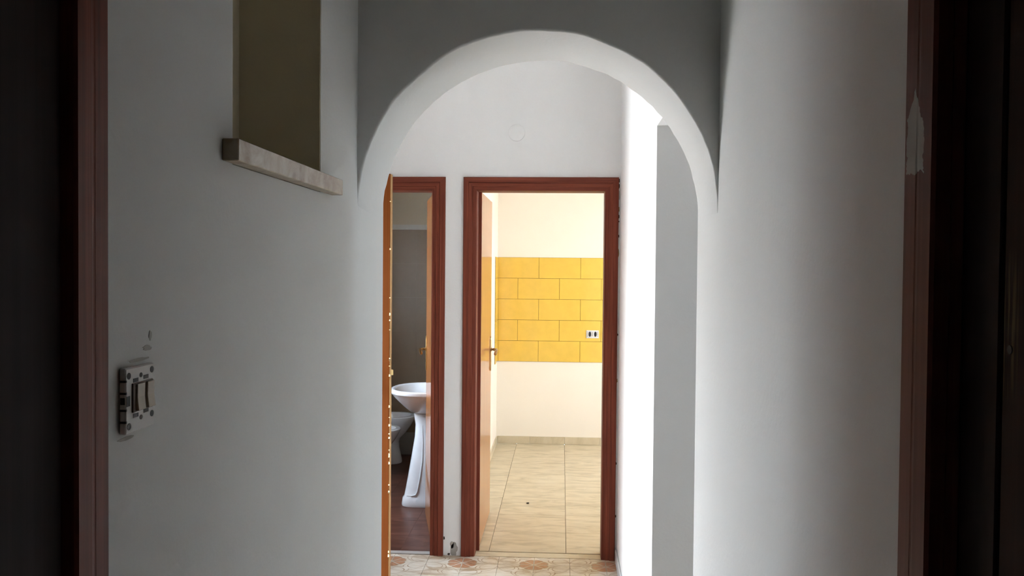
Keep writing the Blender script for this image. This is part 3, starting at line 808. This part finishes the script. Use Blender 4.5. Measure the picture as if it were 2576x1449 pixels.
BC = 6.03
wb = empty('washbasin', (-0.92, BC, 0), 'white pedestal washbasin seen beyond the open bathroom door', 'washbasin')
S = lambda z, fr, bk, hw, p=2.3: oval(-0.93, BC, z, fr, bk, hw, -1, 48, p, 5)
rings = [S(.640, .09, .10, .085), S(.655, .115, .13, .12), S(.690, .155, .17, .175), S(.730, .195, .195, .225), S(.765, .228, .2, .258), S(.783, .242, .203, .270),
         S(.790, .251, .205, .279), S(.800, .2535, .205, .281), S(.811, .250, .205, .279), S(.8165, .240, .203, .271), S(.816, .222, .14, .252), S(.808, .210, .125, .240),
         S(.785, .195, .115, .222), S(.74, .155, .095, .175), S(.705, .10, .06, .105), S(.695, .03, .03, .03)]
build('basin', MB().loft(rings), 'porcelain', wb, smooth=True)
def ped(z, xf, xb, hw, p=2.6): return oval((xf + xb) / 2, BC, z, (xb - xf) / 2, (xb - xf) / 2, hw, -1, 40, p, 5)
rings = [ped(0.0005, -1.098, -.80, .105, 3), ped(.012, -1.100, -.80, .107, 3), ped(.055, -1.093, -.80, .103, 3), ped(.068, -1.082, -.80, .096, 3), ped(.12, -1.073, -.80, .093), ped(.25, -1.050, -.80, .085),
         ped(.38, -1.028, -.80, .078), ped(.48, -1.012, -.80, .074), ped(.56, -1.008, -.80, .074), ped(.62, -1.017, -.80, .079), ped(.642, -1.022, -.80, .082)]
pd = build('pedestal', MB().loft(rings), 'porcelain', wb, smooth=True)
# raised side rib that runs down and turns along the foot
build('rib', MB().tube([(-0.950, BC - .070, .56), (-0.945, BC - .072, .45), (-0.947, BC - .079, .32), (-0.962, BC - .088, .20), (-0.978, BC - .0945, .11), (-0.990, BC - .096, .085), (-1.02, BC - .090, .076), (-1.055, BC - .072, .073)],
                       [.002, .004, .005, .005, .005, .005, .005, .003], 10), 'porcelain', pd, smooth=True)
build('tap_hole', MB().tube([(-0.775, BC, .814), (-0.775, BC, .8172)], 0.015, 16), 'black', wb)

def bowl(name, label, cat, cy, tip, rim, hw, base_r):
    root = empty(name, (tip - 0.3, cy, 0), label, cat)
    c = tip - 0.22
    O = lambda z, fr, bk, h: oval(c, cy, z, fr, bk, h, 1, 44, 2.1, 3.5)
    rings = [O(0.0005, base_r, .20, .105), O(.012, base_r + .002, .20, .107), O(.05, base_r - .006, .20, .100), O(.13, base_r - .022, .20, .092), O(.18, base_r - .024, .20, .094), O(.21, base_r - .012, .205, .102),
             O(rim * .64, .14, .215, .130), O(rim * .78, .180, .225, hw * .86), O(rim * .89, .205, .23, hw * .96), O(rim * .95, .217, .232, hw), O(rim * .985, .220, .233, hw), O(rim, .214, .228, hw - .006),
             O(rim, .185, .13, hw - .04), O(rim - .02, .176, .122, hw - .05), O(rim - .10, .12, .08, hw * .55), O(rim - .15, .04, .03, .05)]
    build('bowl', MB().loft(rings), 'porcelain', root, smooth=True)
    return root, c
wc, c = bowl('toilet', 'white toilet bowl against the bathroom back, behind the bidet', 'toilet', 7.31, -1.224, 0.402, .175, .105)
build('inlet_collar', MB().tube([(c - .23, 7.31, .31), (BXL + 0.001, 7.31, .33)], .045, 20), 'porcelain', wc, smooth=True)
bi, c = bowl('bidet', 'white bidet bowl nearest the left, in front of the toilet', 'bidet', 6.76, -1.250, 0.392, .165, .10)
build('tap', MB().tube([(c - .18, 6.76, .39), (c - .18, 6.76, .44), (c - .155, 6.76, .462), (c - .10, 6.76, .455)], [.016, .014, .012, .009], 12), 'bright_brass', bi, smooth=True)
